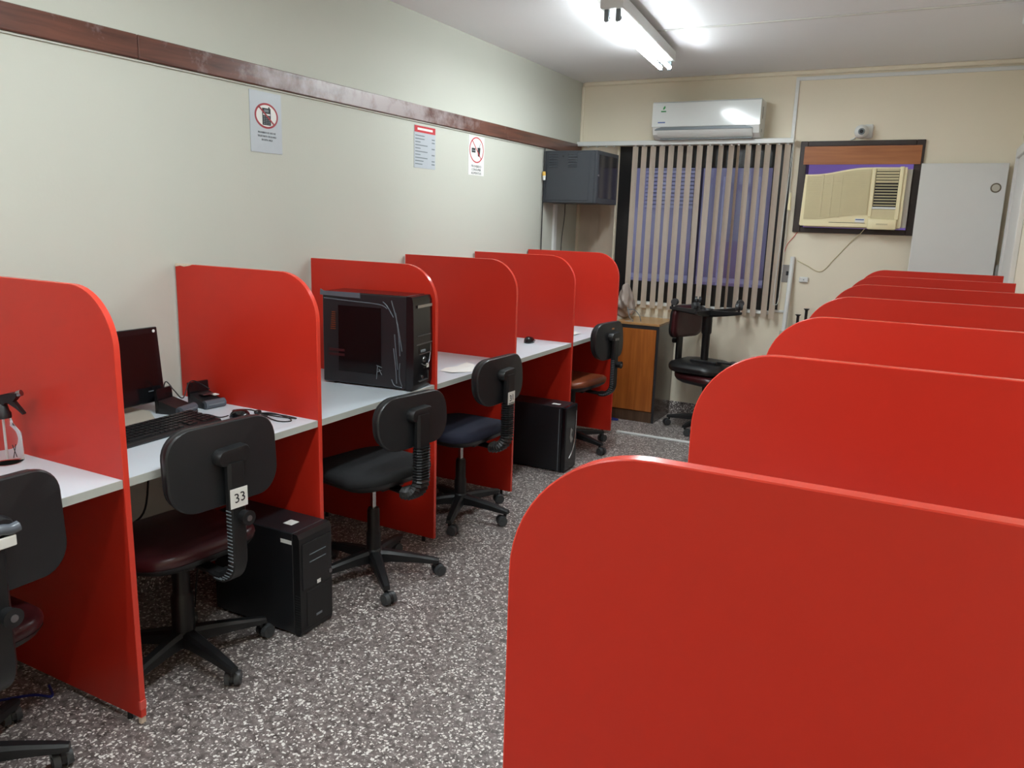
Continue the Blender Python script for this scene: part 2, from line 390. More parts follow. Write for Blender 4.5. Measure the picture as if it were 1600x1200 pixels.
# ------------------------------------------------------------------ dividers
T = .018; W = .71; H = 1.27; D0 = .0985; DD = .7569
ys = [D0+i*DD for i in range(6)]; ys[0] -= .022
XL, HR, YR0 = 2.2034, 1.244, -.5158; XRW = 2.96
yr = [YR0+i*DD for i in range(7)]
def divider(label, xf_, xb, y, Ht, group, R=.165):
    s = 1 if xf_ > xb else -1          # direction from wall to front
    t = thing('red_divider', label, 'divider', ((xf_+xb)/2, y+T/2, 0), group)
    arc = [(xf_-s*R+s*R*math.cos(a), Ht-R+R*math.sin(a)) for a in [PI/2*i/14 for i in range(15)]]   # front -> top
    out = [(xb, .025), (xf_, .025)]+arc+[(xb, Ht)]
    obj('panel', prism(bmesh.new(), out, 'Y', y, y+T), 'red', t)
    # edge band on front, arc and top
    path = [(xf_, .025)]+arc+[(xb, Ht)]; e = .0016
    nr = []
    for i, p in enumerate(path):
        a = Vector(path[max(i-1, 0)]); b = Vector(path[min(i+1, len(path)-1)]); d = (b-a).normalized(); n = Vector((d.y, -d.x))*s
        nr.append((p[0]+n.x*e, p[1]+n.y*e))
    bm = bmesh.new(); rings = []
    for p, q in zip(path, nr):
        rings.append([bm.verts.new(c) for c in ((p[0], y+.0002, p[1]), (q[0], y+.0009, q[1]), (q[0], y+T-.0009, q[1]), (p[0], y+T-.0002, p[1]))])
    for A, B in zip(rings, rings[1:]):
        for j in range(4): bm.faces.new((A[j], A[(j+1) % 4], B[(j+1) % 4], B[j]))
    bm.faces.new(rings[0]); bm.faces.new(rings[-1])
    obj('edge_band', bm, 'redband', t, 35)
    for fx in (xf_-s*.06, xb+s*.06):
        obj('foot', cyl(bmesh.new(), (fx, y+T/2, 0), (fx, y+T/2, .026), .0085, .0075, 12), 'blackpl', t, 40)
    return t
LL = ['red divider with taped bottom corner, nearest one on the left beside the spray bottle',
      'red divider with a chipped white top corner, beside the two black speakers',
      'red divider right behind the computer tower that stands on a desk',
      'red divider beside the chair tagged 31, fourth from the viewer on the left',
      'red divider behind the floor tower without a chair, fifth from the viewer on the left',
      'red divider beside the orange wooden cabinet, farthest on the left']
DV = [divider(l, W, .012, y, H, 'left row of red dividers') for l, y in zip(LL, ys)]
divider('unseen red divider added to the left row to block light, just outside the left picture edge', W, .012, yy0 := -.6806, H, 'left row of red dividers')  # out of view, added to keep light out of the nearest bay
LR = ['large red divider in the lower right foreground', 'second red divider from the viewer in the right row',
      'third red divider from the viewer in the right row', 'fourth red divider from the viewer in the right row',
      'fifth red divider from the viewer in the right row', 'sixth red divider from the viewer in the right row',
      'farthest red divider of the right row, before the white board']
for l, y in zip(LR, yr): divider(l, XL, XRW, y, HR, 'right row of red dividers', .152)
# wear on the first two dividers
y = ys[0]
obj('tape_patch', NB(W-.004, W+.0035, y-.001, y+T+.001, .05, .078, bev=.001), 'redtape', DV[0])
obj('bare_corner', NB(W-.012, W-.001, y+.001, y+T-.001, .004, .027), 'chip', DV[0])
y = ys[1]
bm = bmesh.new(); prism(bm, [(.011, H+.002), (.011, H-.010), (.04, H-.005), (.06, H-.008), (.09, H-.003), (.105, H+.002)], 'Y', y-.0012, y+T*.8)
obj('bare_corner', bm, 'chip', DV[1])

# ------------------------------------------------------------------ desks
def desk(label, x0, x1, ya, yb, group):
    s = 1 if x1 > x0 else -1
    t = thing('desk_top', label, 'desk', ((x0+x1)/2, (ya+yb)/2, .726), group)
    obj('board', NB(min(x0, x1), max(x0, x1), ya, yb, .726, .75), 'desk', t)
    fx = x1
    obj('edge_band', NB(min(fx, fx+s*.0015), max(fx, fx+s*.0015), ya, yb, .7262, .7498), 'deskband', t)
    for yy in (ya, yb-.002):
        obj('bracket', prism(bmesh.new(), [(x0+s*.15, .726), (x0+s*.19, .726), (x0+s*.19, .70), (x0+s*.15, .70)], 'Y', yy, yy+.002), 'steel', t)
    return t
DL = ['pale grey desk top under the spray bottle at the left edge', 'pale grey desk top with the monitor, keyboard and mouse',
      'pale grey desk top carrying the computer tower', 'pale grey desk top with a white paper, behind the chair tagged 31',
      'pale grey desk top with a lone black mouse', 'farthest pale grey desk top on the left, behind the brown chair']
yy = [-.6806]+ys
for i, l in enumerate(DL): desk(l, .012, W-.004, yy[i]+T, yy[i+1], 'left desk tops')
for i in range(6):
    desk('pale grey desk top hidden between the %s and %s dividers of the right row' % tuple(['first', 'second', 'third', 'fourth', 'fifth', 'sixth', 'seventh'][i:i+2]), XRW, XL+.004, yr[i]+T, yr[i+1], 'right desk tops')

# ------------------------------------------------------------------ task chairs
def chair(label, hub, rz, star, seat_top, back, seatm, backm='darkpl', cushm='blackf', bellows=False, piston=True, knob=True, tagtxt=None, strip=False,
          bdist=.27, bw=.39, bh=None, br=.085, inv=False, spin=0, hub_z=0, group='task chairs', slot=False, wrap=False):
    """local +x is the back of the chair"""
    rot = (PI, 0, rz) if inv else (0, 0, rz)
    t = thing('task_chair', label, 'chair', (hub[0], hub[1], hub_z), group, rot)
    K = dict(world=False)
    # star base
    obj('base_hub', lathe(bmesh.new(), [(.034, .062), (.040, .07), (.040, .105), (.033, .122), (.028, .125)]), 'blackpl', t, 40, **K)
    for i in range(5):
        a = star+2*PI*i/5-rz if not inv else star+2*PI*i/5
        bm = bmesh.new(); secs = []
        for r, wd, zt, zb in ((.025, .052, .118, .068), (.08, .046, .112, .070), (.17, .038, .098, .066), (.245, .032, .084, .060), (.272, .026, .078, .060)):
            c = wd*.22
            secs.append([bm.verts.new((r, p, z)) for p, z in ((-wd/2, zb), (-wd/2, zt-c), (-wd/2+c, zt), (wd/2-c, zt), (wd/2, zt-c), (wd/2, zb))])
        for A, B in zip(secs, secs[1:]):
            for j in range(6): bm.faces.new((A[j], A[(j+1) % 6], B[(j+1) % 6], B[j]))
        bm.faces.new(secs[0][::-1]); bm.faces.new(secs[-1])
        obj('base_leg', xf(bm, Matrix.Rotation(a, 4, 'Z')), 'blackpl', t, 30, **K)
        sw = random.uniform(0, 2*PI)
        M = Matrix.Rotation(a, 4, 'Z') @ Matrix.Translation((.255, 0, 0)) @ Matrix.Rotation(sw, 4, 'Z')
        bm = bmesh.new(); cyl(bm, (0, 0, .045), (0, 0, .066), .008, n=10)
        hood = [(.018+.026*math.cos(q), .026+.026*math.sin(q)) for q in [PI*j/10-.15 for j in range(12)]]
        prism(bm, hood, 'Y', -.006, .006)
        cs = obj('caster', xf(bm, M), 'blackpl', t, 40, **K)
        for s in (-1, 1):
            bm = cyl(bmesh.new(), (.018, s*.007, .0255), (.018, s*.024, .0255), .0255, .0225, 18)
            cyl(bm, (.018, s*.024, .0255), (.018, s*.0255, .0255), .011, n=12)
            obj('wheel', xf(bm, M), 'wheel', cs, 40, **K)
    # column
    zb = seat_top-.085
    if piston:
        zs = min(.30, zb-.06)
        obj('column', lathe(bmesh.new(), [(.030, .11), (.030, .19), (.026, .2), (.025, zs-.01), (.021, zs)]), 'blackpl', t, 40, **K)
        obj('gas_piston', cyl(bmesh.new(), (0, 0, zs-.01), (0, 0, zb), .0115, n=14), 'chrome', t, 40, **K)
    else:
        obj('column', lathe(bmesh.new(), [(.036, .11), (.036, .235), (.030, .245), (.028, .25), (.028, zb)]), 'blackpl', t, 40, **K)
    obj('seat_plate', NB(-.085, .12, -.06, .06, zb-.004, zb+.03, bev=.006), 'blackpl', t, **K)
    # seat
    ol = rrect(.41, .42, .12, 7)
    def sf(u, v, h):
        return (u-.015, v, h+.018*max(0, (u-.05))**2/.03 - .05*max(0, -u-.13)**2/.01*.35)
    z0 = seat_top-.06
    obj('seat_pan', pillow(bmesh.new(), ol, [(.82, z0-.012), (.95, z0+.002), (1.0, z0+.018)], sf), 'blackpl', t, 50, **K)
    obj('seat_cushion', pillow(bmesh.new(), ol, [(.985, z0+.016), (1.01, z0+.03), (1.0, z0+.044), (.95, z0+.055), (.82, z0+.060), (.4, z0+.062)], sf), seatm, t, 60, **K)
    # back
    b0, b1 = back; zc = (b0+b1)/2; hh = b1-b0
    ol = rrect(bw, hh, br, 8)
    def bf(u, v, h): return (bdist+h-.9*u*u*.55-.06*v, u, zc+v)
    obj('back_shell', pillow(bmesh.new(), ol, [(1.0, -.012), (1.012, -.002), (1.008, .006), (.985, .010), (.6, .012), (.2, .012)], bf), backm, t, 35, **K)
    obj('back_cushion', pillow(bmesh.new(), ol, [(.985, -.010), (.985, -.026), (.94, -.036), (.75, -.042), (.3, -.042)], bf), cushm, t, 60, **K)
    obj('back_mount', pillow(bmesh.new(), rrect(.115, .05, .022, 5), [(1.0, .008), (1.0, .03), (.9, .04), (.6, .042)], lambda u, v, h: (bdist+h, u, zc+.03+v+.06*u)), 'blackpl', t, 40, **K)
    # J-shaped bracket
    xb = bdist+.032; zl = zb+.004
    J = [(.06, zl), (xb-.09, zl-.004)]+[(xb-.075+.075*math.sin(q), zl+.071-.075*math.cos(q)) for q in [PI/2*j/8 for j in range(9)]]+[(xb, zc-.06), (xb-.004, zc+.035)]
    obj('back_bracket', sweep(bmesh.new(), J, [(.046, .014)]*len(J)), 'blackpl', t, 30, **K)
    top = b0+.005
    Jb = [p for p in J if p[0] > xb-.1 and p[1] < top]+[(xb, top)]
    P = [Vector((p[0], 0, p[1])) for p in Jb]; dense = [P[0]]
    for a, b in zip(P, P[1:]):
        n = max(1, int((b-a).length/.0055))
        for j in range(1, n+1): dense.append(a.lerp(b, j/n))
    if bellows:
        dense = dense[:len(dense)//2*2]
        obj('bellows', sweep(bmesh.new(), [(p.x, p.z) for p in dense], [(.074, .050) if i % 2 else (.060, .036) for i in range(len(dense))]), 'blackpl', t, 20, **K)
        obj('bracket_cover', sweep(bmesh.new(), [(xb+.002, top-.01), (xb+.002, zc), (xb, zc+.03)], [(.066, .032)]*3), 'blackpl', t, 30, **K)
    else:
        obj('bracket_cover', sweep(bmesh.new(), [(p.x, p.z) for p in dense]+[(xb, zc+.012)], [(.058, .030)]*(len(dense)+1)), 'blackpl', t, 30, **K)
        bm = bmesh.new()
        for p in dense[2:-2:2]: box(bm, p.x-.006, p.x+.016, -.031, -.0285, p.z-.0013, p.z+.0013)
        o = obj('grip_ribs', bm, 'greypl', t, **K); o['kind'] = 'stuff'
    if knob:
        zk = b0-.035
        kb = obj('knob', cyl(bmesh.new(), (xb+.012, 0.012, zk), (xb+.045, .012, zk), .019, .023, 16), 'blackpl', t, 40, **K)
        obj('knob_cap', cyl(bmesh.new(), (xb+.045, .012, zk), (xb+.0475, .012, zk), .009, n=12), 'steel', kb, 40, **K)
    if tagtxt:
        zt = b0+.028
        pt = obj('paper_tag', NB(xb+.019, xb+.0202, -.032, .028, zt-.03, zt+.03), 'paper', t, **K); pt['label'] = 'white paper tag with a handwritten number'
        obj('number', text_bm(tagtxt, .042, (xb+.0204, .002, zt-.013), (0, .98, .1), (0, -.1, .98)), 'ink', pt, **K)
    if strip:
        zt = zc+.004
        pt = obj('tape_label', NB(xb+.015, xb+.020, -.062, .05, zt-.013, zt+.013, bev=.002), 'paper', t, **K)
        pts = [(xb+.012, -.06+.02*i, zc+.032+.003*math.sin(i*2.1)) for i in range(7)]
        obj('clear_tape', tube(bmesh.new(), pts, .013, 8, 4), 'film', t, 60, **K)
    if slot:
        obj('slot_label', NB(xb+.012, xb+.016, -.03, .02, zc+.006, zc+.02), 'steel', t, **K)
        obj('price_sticker', NB(bdist+.0125, bdist+.0135, -.02, .01, zc+.072, zc+.082), 'orangeh', t, **K)
    return t
rad = math.radians
chair('black task chair with a taped label on its back, cut by the left edge', (.518, -.33), rad(0), rad(46), .45, (.60, .862), 'maroon', piston=False, strip=True, br=.07, bw=.40, bdist=.26)
chair('black task chair tagged 33 with maroon seat, before the monitor desk', (.537, .378), rad(-6), rad(-8), .46, (.620, .866), 'maroon', piston=False, tagtxt='33', br=.08, bw=.375)
chair('black task chair with ribbed bellows and bare back, before the desk with the tower', (.675, 1.215), rad(-10), rad(-42), .497, (.612, .815), 'blackf', bellows=True, knob=False, bdist=.24, br=.088, bw=.37)
chair('black task chair tagged 31 with dark blue seat', (.625, 1.985), rad(-4), rad(-70), .48, (.625, .842), 'navy', bellows=True, knob=False, tagtxt='31', bdist=.235, br=.09, bw=.395)
chair('black task chair with brown seat, farthest in the left row', (.585, 3.45), rad(-7), rad(-16), .478, (.63, .86), 'brownv', piston=False, bdist=.27, br=.09, bw=.37, slot=True)
chair('upright task chair with maroon backrest under an upturned chair by the window', (1.245, 4.40), rad(155), rad(182), .43, (.66, .90), 'maroon', cushm='maroon', piston=False, bdist=.25, bw=.34, knob=True, br=.07)
chair('upside-down black task chair stacked with its wheels in the air', (1.215, 4.40), rad(-12), rad(10), .52, (.62, .84), 'blackv', piston=False, bdist=.27, inv=True, hub_z=.435+.52, bw=.38)

# ------------------------------------------------------------------ computer towers
def tower(name, label, x1, y0, depth, wd, ht, z, rz=0, style=0):
    """front face at +x; origin at front near bottom corner"""
    t = thing(name, label, 'computer tower', (x1, y0, z), 'computer towers', (0, 0, rz)); K = dict(world=False)
    obj('body', NB(-depth, -.03, 0, wd, .008, ht, bev=.003), 'case', t, **K)
    for fx in (-depth+.05, -.08):
        for fy in (.025, wd-.025): obj('foot', cyl(bmesh.new(), (fx, fy, 0), (fx, fy, .01), .012, n=10), 'blackpl', t, **K)
    return t, K
# tower on the floor beside the chair 33
t, K = tower('computer_tower', 'matte black computer tower on the floor with white stickers, beside chair 33', .77, .678, .42, .165, .388, 0)
pr = [(-.03, 0.006), (-.006, .004), (0, .02), (0, ht_ := .37), (-.008, .386), (-.03, .388)]
fb = obj('front_bezel', prism(bmesh.new(), [(p[0], p[1]) for p in pr], 'Y', 0, .165), 'blackpl', t, **K)
obj('upper_door', NB(-.004, .004, .012, .16, .175, .35, bev=.002), 'blackgl', t, **K)
for z in (.30, .272): obj('drive_bay_line', NB(.004, .0052, .045, .13, z, z+.003), 'greypl', t, **K)
bm = bmesh.new()
for i in range(14): box(bm, -.024, -.002, -.0022, .001, .03+i*.0095, .034+i*.0095)
o = obj('vent_ribs', bm, 'darkpl', t, **K); o['kind'] = 'stuff'
obj('lower_panel', NB(-.002, .003, .03, .155, .03, .165, bev=.002), 'blackpl', t, **K)
obj('power_button', cyl(bmesh.new(), (.003, .152, .2), (.007, .152, .2), .008, n=14), 'steel', t, **K)
obj('badge', NB(.003, .0042, .075, .105, .055, .063), 'greypl', t, **K)
obj('white_sticker', NB(.004, .005, .082, .1, .178, .192), 'paper', t, **K)
obj('white_sticker', NB(-.125, -.085, .055, .095, .3882, .389), 'paper', t, **K)
obj('white_sticker', NB(-.085, -.035, -.0009, .0, .346, .36), 'paper', t, **K)
# tower on the floor before the fifth divider
t, K = tower('computer_tower', 'black computer tower on the floor in the bay without a chair', .80, 2.885, .42, .17, .402, 0)
obj('front_bezel', NB(-.03, 0, 0, .17, .006, .402, bev=.006), 'blackgl', t, **K)
obj('silver_emblem', prism(bmesh.new(), [(.07, .27), (.10, .25), (.085, .22), (.11, .19), (.08, .17), (.06, .21)], 'X', 0, .002), 'chrome', t, **K)
obj('trim_curve', tube(bmesh.new(), [(.001, .15, .36), (.002, .14, .2), (.002, .11, .12), (.001, .06, .08)], .003), 'chrome', t, 40, **K)
obj('side_seam', NB(-.047, -.043, -.0012, .001, .01, .39), 'greypl', t, **K)
obj('white_sticker', NB(-.12, -.07, .05, .075, .402, .4035), 'paper', t, **K)
# tower wrapped in film on the desk
t, K = tower('computer_tower', 'black computer tower in clear film standing on a desk', .714, 1.434, .44, .168, .40, .75, rad(6.5))
fpro = [(-.03, .004), (-.004, .004), (.004, .03), (.006, .2), (.002, .38), (-.006, .40), (-.03, .40)]
obj('front_bezel', prism(bmesh.new(), fpro, 'Y', 0, .168), 'blackgl', t, 25, **K)
obj('side_window', prism(bmesh.new(), [(-.36, .06), (-.36, .345), (-.15, .345), (-.15, .06)], 'Y', -.0022, .001), 'casegl', t, **K)
obj('top_panel', NB(-.435, -.03, .006, .162, .3995, .402, bev=.001), 'blackgl', t, **K)
for a, b, z0, z1, mm in ((.03, .16, .352, .364, 'chrome'), (.035, .15, .232, .235, 'steel'), (.025, .165, .195, .199, 'steel'), (.05, .15, .152, .156, 'steel'), (.05, .13, .035, .038, 'steel')):
    obj('front_trim', NB(.004, .0085, a, b, z0, z1), mm, t, **K)
obj('front_trim', NB(.004, .0075, .130, .133, .035, .075), 'steel', t, **K)
obj('bay_recess', NB(.002, .0065, .045, .15, .158, .19), 'casegl', t, **K)
obj('bay_switch', NB(.004, .010, .06, .1, .162, .172, bev=.001), 'greypl', t, **K)
pb = obj('power_button', cyl(bmesh.new(), (.004, .095, .128), (.009, .095, .128), .013, .011, 18), 'steel', t, 40, **K)
obj('button_cap', cyl(bmesh.new(), (.009, .095, .128), (.0105, .095, .128), .007, n=14), 'blackgl', pb, 40, **K)
obj('trim_curve', tube(bmesh.new(), [(.007, .07, .112), (.008, .1, .10), (.008, .13, .108), (.007, .15, .15), (.005, .155, .19)], .0017), 'steel', t, 40, **K)
obj('white_sticker', NB(.0045, .007, .118, .136, .088, .106), 'paper', t, **K)
obj('badge', NB(.0045, .007, .088, .1, .088, .094), 'chrome', t, **K)
obj('badge', cyl(bmesh.new(), (.003, .08, .052), (.007, .08, .052), .007, n=12), 'steel', t, **K)
fl = [[(-.14, .372), (-.12, .355), (-.09, .31)], [(-.10, .38), (-.075, .3), (-.055, .2), (-.05, .17)], [(-.08, .33), (-.065, .23), (-.06, .15)],
      [(-.085, .24), (-.08, .18), (-.07, .09)], [(-.09, .18), (-.08, .1), (-.075, .03)], [(-.06, .12), (-.062, .06), (-.05, .02)], [(-.1, .045), (-.085, .02), (-.05, .015)],
      [(-.43, .372), (-.3, .366), (-.16, .36), (-.12, .345)]]
for f in fl: obj('film_fold', tube(bmesh.new(), [(p[0], -.001, p[1]) for p in f], .0028, 6, 5), 'film', t, 60, **K)
obj('film_corner', prism(bmesh.new(), [(-.45, .385), (-.448, .41), (-.43, .402), (-.25, .403), (-.25, .38)], 'Y', -.003, .001), 'film', t, **K)
bm = bmesh.new()
for r in range(9): box(bm, -.40+.001*r, -.375, -.0028, .0, .24+r*.009, .2435+r*.009)
o = obj('copper_fins', bm, 'brownv', t, **K); o['kind'] = 'stuff'
for z in (.125, .145): obj('memory_strip', NB(-.41, -.33, -.003, .0, z, z+.011), 'maroon', t, **K)
bm = bmesh.new()
for a, b in (((-.172, .04), (-.166, .10)), ((-.172, .10), (-.145, .092)), ((-.168, .072), (-.148, .08)), ((-.16, .085), (-.146, .06))):
    cyl(bm, (a[0], -.0026, a[1]), (b[0], -.0026, b[1]), .0016, n=6)
obj('scratched_mark', bm, 'greypl', t, **K)

# ------------------------------------------------------------------ things on the desks
DZ = .75
# monitor
t = thing('monitor', 'black flat monitor tilted back on the desk', 'monitor', (.13, .45, DZ), None, (0, 0, rad(2))); K = dict(world=False)
TM = Matrix.Translation((0, 0, .032)) @ Matrix.Rotation(rad(-5), 4, 'Y')
obj('bezel', xf(NB(-.02, .006, -.235, .235, 0, .272, bev=.003), TM), 'blackgl', t, **K)
obj('screen', xf(NB(.004, .0075, -.215, .215, .06, .252), TM), 'screen', t, **K)
obj('chin_line', xf(NB(.006, .0072, .165, .195, .041, .044), TM), 'greypl', t, **K)
obj('power_light', xf(cyl(bmesh.new(), (.006, .04, .02), (.0075, .04, .02), .003, n=10), TM), 'led', t, **K)
obj('round_sticker', xf(cyl(bmesh.new(), (.006, .217, .258), (.0075, .217, .258), .0055, n=14), TM), 'paper', t, **K)
obj('stand_neck', NB(-.055, -.02, -.04, .04, .012, .2, bev=.004), 'blackgl', t, **K)
obj('stand_base', prism(bmesh.new(), [(-.09, -.1), (.165, -.1), (.165, .06), (.02, .15), (-.09, .15)], 'Z', 0, .008), 'silver', t, **K)
# keyboard
t = thing('keyboard', 'black keyboard in front of the monitor', 'keyboard', (.385, .425, DZ), None, (0, 0, rad(3)))
obj('keyboard_body', prism(bmesh.new(), [(-.072, 0), (.072, 0), (.076, .006), (.072, .012), (-.072, .026), (-.076, .02)], 'Y', -.225, .225), 'blackpl', t, 30, **K)
bm = bmesh.new()
for r in range(6):
    xk = -.054+r*.0205
    zk = .0235-(xk+.06)*.1
    for c in range(22):
        ykk = -.208+c*.0198
        if r == 5 and 3 < c < 9: continue
        if c in (15, 18) and r > 3: continue
        box(bm, xk-.0078, xk+.0078, ykk-.0078, ykk+.0078, zk-.004, zk+.006)
    if r == 5: box(bm, xk-.0078, xk+.0078, -.135, -.04, zk-.004, zk+.006)
o = obj('keys', bm, 'darkpl', t, **K); o['kind'] = 'stuff'
# mice
def mouse(label, x, y, rz):
    t = thing('computer_mouse', label, 'mouse', (x, y, DZ), 'black computer mice', (0, 0, rz))
    bm = bmesh.new(); ol = [(.055*math.cos(a)*(1 if math.cos(a) > 0 else .95), .031*math.sin(a)) for a in [2*PI*i/28 for i in range(28)]]
    pillow(bm, ol, [(.96, 0), (1.0, .006), (.97, .014), (.86, .024), (.65, .032), (.35, .036), (.1, .037)], lambda u, v, h: (u, v, h*(1-.25*u/.055) if h > .01 else h))
    obj('shell', bm, 'blackgl', t, 60, **K)
    obj('scroll_wheel', cyl(bmesh.new(), (.03, -.004, .021), (.03, .004, .021), .009, n=14), 'greypl', t, 40, **K)
    obj('side_strip', NB(-.02, .03, -.0318, -.029, .009, .015, bev=.001), 'steel', t, **K)
    return t
mouse('black mouse on the desk with the keyboard', .475, .715, rad(165))
mouse('lone black mouse on the desk in the fifth bay', .49, 2.985, rad(100))
# two small black speakers
def spk(label, x, y, rz):
    t = thing('desktop_speaker', label, 'speaker', (x, y, DZ), 'pair of small black speakers', (0, 0, rz))
    obj('back_plate', prism(bmesh.new(), [(-.07, .0), (-.055, 0), (-.062, .088), (-.072, .088)], 'Y', -.042, .042), 'blackgl', t, **K)
    obj('body', prism(bmesh.new(), [(-.056, 0), (.03, 0), (.03, .022), (-.056, .048)], 'Y', -.042, .042), 'blackpl', t, **K)
    obj('round_front', xf(cyl(bmesh.new(), (.03, -.042, .016), (.03, .042, .016), .0165, n=20), Matrix.Identity(4)), 'spkgrey', t, 40, **K)
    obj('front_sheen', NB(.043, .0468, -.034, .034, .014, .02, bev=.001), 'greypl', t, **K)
    return t
spk('left one of the two small black speakers beside the monitor', .225, .665, rad(14))
s2 = spk('right one of the two small black speakers, with a white sticker', .235, .79, rad(-6))
obj('white_sticker', NB(-.02, .004, .022, .042, .039, .042), 'paper', s2, **K)
obj('cable_plug', NB(-.035, -.005, -.02, .022, .044, .049), 'steel', s2, **K)
def cable(name, label, pts, r=.0022, m='blackpl', n=6, cat='cable', group=None):
    return tag(obj(name, tube(bmesh.new(), pts, r, n, 8), m, None, 60), label, cat, group)
z = DZ+.0025
cable('speaker_cable', 'thin black cable looping over the two speakers', [(.13, .64, z), (.14, .66, .80), (.17, .655, .86), (.20, .665, .83), (.22, .685, .80), (.2, .73, .845), (.19, .77, .845), (.23, .80, .815)])
cable('mouse_cable', 'thin black mouse cable between speaker and mouse', [(.43, .703, z+.008), (.40, .69, z), (.34, .695, z), (.29, .685, z), (.25, .72, z), (.2, .725, z)])
bun = thing('cable_bundle', 'tied bundle of thin black cable on the monitor desk', 'cable', (.5, .80, DZ))
for p in ([(.42, .745, z), (.36, .79, z), (.40, .83, z), (.47, .815, z), (.52, .80, z)], [(.46, .80, z), (.52, .82, z+.006), (.6, .82, z), (.64, .79, z), (.6, .765, z), (.5, .79, z+.005)], [(.48, .80, z+.003), (.57, .80, z+.004), (.63, .83, z), (.55, .835, z), (.47, .81, z)]):
    obj('loop', tube(bmesh.new(), p, .0023, 6, 8), 'blackpl', bun, 60)
obj('tie', NB(.455, .475, .795, .82, DZ, DZ+.014, bev=.004), 'blackpl', bun)
# papers
def paper(label, pts):
    bm = bmesh.new(); vs = [bm.verts.new((p[0], p[1], DZ+.0008+p[2])) for p in pts]; ws = [bm.verts.new((p[0], p[1], DZ+.0014+p[2])) for p in pts]
    n = len(pts); bm.faces.new(vs[::-1]); bm.faces.new(ws)
    for i in range(n): bm.faces.new((vs[i], vs[(i+1) % n], ws[(i+1) % n], ws[i]))
    return tag(obj('paper_sheet', bm, 'paper'), label, 'paper', 'loose papers on desks')
paper('crumpled white paper on the desk behind chair 31', [(.55, 1.90, 0), (.63, 1.88, .004), (.69, 1.97, 0), (.64, 2.08, .012), (.58, 2.10, .016), (.57, 2.02, .006), (.535, 1.97, .002)])
paper('white paper on the farthest left desk', [(.45, 3.33, 0), (.58, 3.36, .003), (.6, 3.52, .006), (.52, 3.56, .012), (.48, 3.45, .003)])
# spray bottle
t = thing('spray_bottle', 'clear spray bottle with a black trigger head on the left desk', 'spray bottle', (.305, .005, DZ), None, (0, 0, rad(24)))
obj('bottle', lathe(bmesh.new(), [(.036, 0), (.042, .004), (.0425, .02), (.041, .075), (.040, .085), (.032, .098), (.024, .112), (.021, .126), (.019, .136)], n=28), 'clear', t, 60, **K)
obj('dip_tube', cyl(bmesh.new(), (0, 0, .012), (0, 0, .136), .003, n=8), 'white', t, 40, **K)
obj('cap', lathe(bmesh.new(), [(.022, .132), (.022, .146), (.018, .152), (.014, .172), (.010, .176)], n=24), 'blackpl', t, 40, **K)
obj('trigger_head', prism(bmesh.new(), [(-.032, .172), (.008, .166), (.018, .178), (.04, .182), (.052, .196), (.052, .207), (.03, .206), (-.005, .197), (-.03, .186)], 'Y', -.011, .011), 'blackpl', t, 30, **K)
obj('trigger', prism(bmesh.new(), [(.03, .188), (.042, .18), (.066, .148), (.064, .145), (.045, .162), (.02, .178)], 'Y', -.007, .007), 'blackpl', t, 30, **K)
obj('nozzle', cyl(bmesh.new(), (.05, 0, .203), (.062, 0, .207), .009, n=12), 'steel', t, 40, **K)
bm = bmesh.new()
for a0, sgn in ((-.45, 1), (-.45, -1), (-1.5, 1), (-1.5, -1)):
    pts = [(.0432*math.cos(a0+sgn*.22*(q-.5)), .0432*math.sin(a0+sgn*.22*(q-.5)), .022+.038*q) for q in (0, .5, 1)]
    tube(bm, pts, .0011, 6, 3)
obj('x_mark', bm, 'ink', t, **K)

# ------------------------------------------------------------------ signs on the left wall
def sign_disc(t, x, yc, zc, ry, rz, ring, m):
    n = 40; E = lambda k, i: (yc+(ry-k)*math.cos(2*PI*i/n), zc+(rz-k)*math.sin(2*PI*i/n))
    obj('white_disc', prism(bmesh.new(), [E(ring*.5, i) for i in range(n)], 'X', x, x+.0005), 'paper', t)
    bm = bmesh.new(); A = [[bm.verts.new((xx, *E(k, i))) for k, xx in ((ring, x), (ring, x+.0012), (0, x+.0012), (0, x))] for i in range(n)]
    for i in range(n):
        P, Q = A[i], A[(i+1) % n]
        for k in range(4): bm.faces.new((P[k], P[(k+1) % 4], Q[(k+1) % 4], Q[k]))
    obj('red_ring', bm, m, t)
def slash(t, x, yc, zc, R, wd, m, ang=rad(-45)):
    bm = NB(x, x+.0006, -R, R, -wd/2, wd/2); xf(bm, Matrix.Translation((0, yc, zc)) @ Matrix.Rotation(ang, 4, 'X')); obj('red_slash', bm, m, t)
UX, UY = (0, 1, 0), (0, 0, 1)
t = thing('wall_sign', 'grey laminated no cell phones sign on the left wall', 'sign', (0, 1.365, 1.724), 'wall signs')
obj('sheet', NB(.0005, .003, 1.274, 1.456, 1.724, 1.972), 'greysign', t)
sign_disc(t, .003, 1.367, 1.876, .067, .052, .008, 'darkred')
obj('phone_icon', NB(.0036, .0044, 1.343, 1.391, 1.838, 1.907, bev=.0002), 'ink', t)
obj('phone_antenna', NB(.0036, .0044, 1.379, 1.386, 1.907, 1.913), 'ink', t)
obj('phone_display', NB(.0044, .005, 1.353, 1.379, 1.891, 1.902), 'greyink', t)
obj('phone_gap', NB(.0044, .005, 1.347, 1.387, 1.878, 1.885), 'paper', t)
bm = bmesh.new()
for r in range(5):
    for c in range(3): box(bm, .0044, .005, 1.348+c*.0135, 1.358+c*.0135, 1.842+r*.007, 1.8455+r*.007)
o = obj('phone_keys', bm, 'greyink', t); o['kind'] = 'stuff'
slash(t, .0052, 1.367, 1.876, .055, .007, 'darkred', rad(-38))
